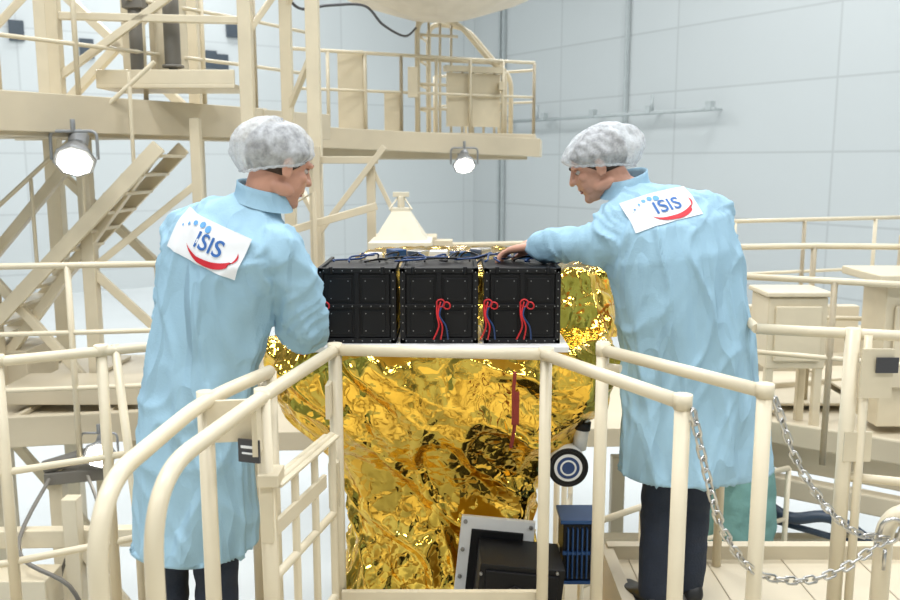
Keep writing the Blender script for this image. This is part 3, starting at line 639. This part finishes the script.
mb.tube(fillet([(x0+.1,y+.5,1.95),(x0+.1,y+.5,3.16),(x1+.1,y+.55,3.12),(.55,y+.7,2.72),(.7,y+.75,2.6),(.7,y+.75,1.95)],.15,6),.028,10)
for z in(2.2,2.45,2.7,2.95):
    mb.tube([(x0,y-.15,z),(x1 if z>2.8 else .6,y if z>2.8 else y+.25,z)],.016,8); mb.tube([(x0,y-.15,z),(x0+.1,y+.5,z)],.014,8)
for k in range(9):
    t=k/8; mb.tube([(x0+.94*t,y-.15+.4*t,1.95),(x0+.94*t,y-.15+.4*t,3.1 if t<.4 else 2.65)],.014,8)
mb.box((.25,y+.10,2.30),(.62,.03,.56),Matrix.Rotation(.4,3,'Z')); mb.box((.25,y+.08,2.62),(.66,.10,.06),Matrix.Rotation(.4,3,'Z')); mb.box((.55,y+.3,2.45),(.05,.5,.08)); mb.box((.25,y+.07,2.30),(.04,.03,.56),Matrix.Rotation(.4,3,'Z')); mb.obj('ladder_cage',CREAM,None)
mb=MB(); mb.box((-.60,9.3,2.15),(.16,.1,.4)); mb.box((-.38,9.2,2.45),(.1,.1,.3)); mb.box((-1.0,9.1,2.35),(.26,.12,.8)); mb.obj('control_box',CREAM,None,.006)
mb=MB(); mb.tube(cr_spline([(-1.30,6.9,3.0),(-1.2,7.2,2.85),(-1.0,7.5,2.92),(-.75,8.0,3.0),(-.62,8.4,2.90),(-.45,9,2.88),(-.35,9.3,3.0)],8),.012,8); mb.obj('hanging_cable',GREYD)
mb=MB(); R=[]
for z,rr in((3.04,.28),(3.10,.50),(3.22,.90),(3.7,.95)):
    R.append([(-.12+rr*math.cos(2*math.pi*k/12),9.0+rr*.8*math.sin(2*math.pi*k/12),z) for k in range(12)])
mb.rings(R,0,False); mb.box((-.12,9,5.5),(.3,.3,3.8)); mb.obj('overhead_hoist_platform',pm('cream_light',(.68,.63,.54),.5),None,.01)
def flood(c,s,d):
    par=empty('floodlight'); c=V(c); d=V(d).normalized(); mb=MB()
    mb.cyl(c,c-d*.12*s,.12*s,.06*s,n=8); mb.cyl(c+d*.02*s,c,.125*s,n=8); mb.cyl(c-d*.12*s,c-d*.22*s,.06*s,n=12)
    mb.tube(fillet([c+V((-.14*s,0,0)),c+V((-.14*s,0,.17*s)),c+V((.14*s,0,.17*s)),c+V((.14*s,0,0))],.04*s),.010*s,8); mb.cyl(c+V((0,0,.17*s)),c+V((0,0,.24*s)),.015*s)
    mb.obj('housing',GREYM,par,.002)
    m=MB(); m.cyl(c+d*.021*s,c+d*.03*s,.10*s,n=8); m.obj('lamp_glass',LAMPE,par)
flood((-2.37,5.6,1.66),1.05,(.2,-1,-.9)); flood((.15,9.3,1.62),1.0,(.1,-1,-1)); flood((-2.02,4.85,-.02),.75,(.2,-1,-.3))
mb=MB()
mb.prism([(-4.2,5.2),(-1.5,5.7),(-1.3,7.4),(-4.2,7.4)],-.12,0); mb.beam((-4.2,5.15,-.06),(-1.5,5.65,-.06),.06,.2)
for k in range(5): mb.beam((-3.9+.55*k,5.3+.08*k,.02),(-3.8+.55*k,7.2,.02),.03,.03)
mb.box((-2.5,5.8,.12),(.9,.4,.12)); mb.box((-3.3,6.3,.2),(.6,.5,.25))
mb.obj('side_platform',CREAM2,None,.006)
railing('side_railing',[(-4.2,5.0),(-2.6,4.75),(-1.65,4.9),(-1.2,5.3)],1.08,[.7,.38],.62,.018,-.05)
mb=MB()
for x,y in((-2.0,4.4),(-2.6,4.2),(-1.6,4.6),(-2.3,4.9),(-3.2,4.6)): mb.box((x,y,-1.35),(.08,.08,2.5))
mb.beam((-3.6,4.4,-.35),(-1.2,4.5,-.35),.07,.10); mb.beam((-3.6,4.2,-.9),(-1.2,4.4,-.9),.07,.10); mb.beam((-2.6,4.2,-.3),(-2.0,4.4,-1.0),.05); mb.beam((-2.0,4.4,-.35),(-1.6,4.6,-1.1),.05); mb.beam((-1.6,4.0,-.62),(-1.0,3.6,-.62),.05)
mb.box((-2.3,4.9,-1.3),(2.4,1.0,.08)); mb.box((-2.25,4.3,-.7),(.35,.2,.45))
mb.obj('platform_support_frame',CREAM,None,.006)
mb=MB(); mb.box((-2.2,4.95,-.16),(.34,.2,.07),Matrix.Rotation(.3,3,'Z')); mb.cyl((-2.35,4.85,-.10),(-2.05,4.92,-.02),.04); mb.tube(cr_spline([(-2.3,4.8,-.15),(-2.25,4.3,-.35),(-1.95,4.2,-.5),(-1.9,4.3,-.8)],6),.012,8); mb.tube(cr_spline([(-2.1,4.85,-.15),(-1.95,4.6,-.3),(-2.1,4.5,-.5),(-2.2,4.5,-.9)],6),.010,8); mb.obj('cable_tray',GREYB,None,.004)
mb=MB(); cx,cy=-.30,5.4
def sqr(h,z): return [(cx-h,cy-h,z),(cx+h,cy-h,z),(cx+h,cy+h,z),(cx-h,cy+h,z)]
mb.rings([sqr(.19,1.12),sqr(.19,1.17),sqr(.16,1.18),sqr(.055,1.35),sqr(.055,1.37)],0,False); mb.rings([sqr(.09,.0),sqr(.09,1.12)],0,False); mb.cyl((cx,cy,1.37),(cx,cy,1.44),.022); mb.box((cx,cy,1.45),(.10,.03,.03))
for a in(.07,-.07): mb.tube([(cx+a,cy-.06,1.36),(cx+a*.3,cy,1.43)],.006,6)
mb.obj('pyramid_stanchion',pm('cream_light2',(.68,.63,.50),.5),None,.006)
railing('far_railing',[(-.6,6.6),(.1,6.7),(.95,6.9),(1.85,6.7)],1.02,[.6],.6,.018,0)
mb=MB()
mb.prism([(-1.2,5.2),(1.6,5.3),(1.8,7.2),(-1.2,7.2)],-.12,0)
mb.box((-.35,6.6,.55),(.5,.3,1.1)); mb.box((-.05,6.5,.5),(.14,.14,1.15)); mb.beam((-1.4,5.8,1.1),(-.5,6.0,1.35),.05); mb.tube([(-1.35,5.9,1.2),(-.9,5.8,1.45),(-.9,5.8,.0)],.02,8); mb.beam((-.92,6.1,1.15),(-.45,6.1,1.75),.04); mb.beam((-.92,6.1,1.75),(-.92,6.1,.0),.05); mb.beam((-.55,6.15,1.62),(-.55,6.15,0),.06); mb.beam((-.55,6.15,1.62),(-.30,6.15,1.1),.03)
mb.box((-.75,6.15,1.66),(.5,.06,.05))
mb.obj('rear_platform',CREAM2,None,.004)
# ---------------------------------------------------------------- hall shell
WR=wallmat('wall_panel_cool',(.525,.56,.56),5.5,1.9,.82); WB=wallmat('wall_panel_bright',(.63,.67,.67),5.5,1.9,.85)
def wall(name,p,q,z0,z1,mat,th=.3):
    p=V((*p,0));q=V((*q,0)); d=q-p; L=d.length; ang=math.atan2(d.y,d.x)
    mb=MB(); mb.box((L/2,th/2,(z0+z1)/2),(L,th,z1-z0)); o=mb.obj(name,mat); o.location=p; o.rotation_euler=(0,0,ang); return o
corner=(1.0,37.0)
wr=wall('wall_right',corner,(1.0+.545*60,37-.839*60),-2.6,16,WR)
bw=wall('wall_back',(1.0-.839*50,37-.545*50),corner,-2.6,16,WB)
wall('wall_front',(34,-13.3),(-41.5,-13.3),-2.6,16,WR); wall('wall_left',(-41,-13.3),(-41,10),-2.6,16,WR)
mb=MB(); mb.box((-4,12,-2.7),(77,54,.2)); mb.obj('floor',FLOORM)
mb=MB(); mb.box((-4,12,16.1),(77,54,.2)); mb.obj('ceiling',CEILM)
mb=MB()
for s in(1.9,2.15,8.9): mb.box((s,-.09,3.2),(.12,.12,11.4))
mb.box((5.4,-.09,8.95),(7.1,.12,.12)); o=mb.obj('door_1',pm('door_frame',(.42,.46,.46),.5)); o.location=wr.location; o.rotation_euler=wr.rotation_euler
mb=MB(); mb.tube([(2.6,-.5,3.15),(13,-.5,3.15)],.06,8)
for s in(2.8,5.2,7.8,10.4,12.8): mb.beam((s,-.01,3.15),(s,-.5,3.15),.06); mb.box((s,-.5,3.25),(.2,.2,.25))
for s in(4.8,10.5): mb.cyl((s,-.5,3.2),(s,-.5,3.7),.05)
o=mb.obj('wall_rail',pm('rail_grey',(.42,.46,.46),.5)); o.location=wr.location; o.rotation_euler=wr.rotation_euler
mb=MB()
for s,z in((10.2,6.2),(11.0,5.1),(11.8,6.3),(10.6,5.0),(16,6.0),(15,5.2),(17.0,5.6)): mb.box((50-s,-.06,z),(.42,.1,.6))
o=mb.obj('wall_vents',WINM); o.location=bw.location; o.rotation_euler=bw.rotation_euler
# ---------------------------------------------------------------- light
def area(loc,sx,sy,p,rot=(0,0,0),col=(1,1,1)):
    l=bpy.data.lights.new('hall_light','AREA'); l.shape='RECTANGLE'; l.size=sx; l.size_y=sy; l.energy=p; l.color=col
    o=bpy.data.objects.new('hall_light',l); o.location=loc; o.rotation_euler=rot; bpy.context.scene.collection.objects.link(o)
for x in(-12,-4,4,12):
    for yy in(-6,2,11,20): area((x+(2 if yy>5 else 0),yy,12),3.5,1.5,(480 if yy<5 else 590),col=(.98,.99,1))
area((-8,28,13),5,3,950,col=(.96,.98,1)); area((-1,1.2,8),3,1.2,180,col=(1,.985,.96))
w=bpy.data.worlds.new('world'); bpy.context.scene.world=w; w.use_nodes=True; bg=w.node_tree.nodes['Background']; bg.inputs[0].default_value=(.85,.9,.95,1); bg.inputs[1].default_value=.3
bpy.context.scene.view_settings.view_transform='Standard'
# ---------------------------------------------------------------- camera
cd=bpy.data.cameras.new('camera'); cd.lens=35; cd.sensor_width=36; cam=bpy.data.objects.new('camera',cd)
cam.location=(0,0,1.65); cam.rotation_euler=(math.radians(90-9.0),0,0); bpy.context.scene.collection.objects.link(cam); bpy.context.scene.camera=cam
cd.dof.use_dof=True; cd.dof.focus_distance=2.8; cd.dof.aperture_fstop=5.0; cd.clip_end=200
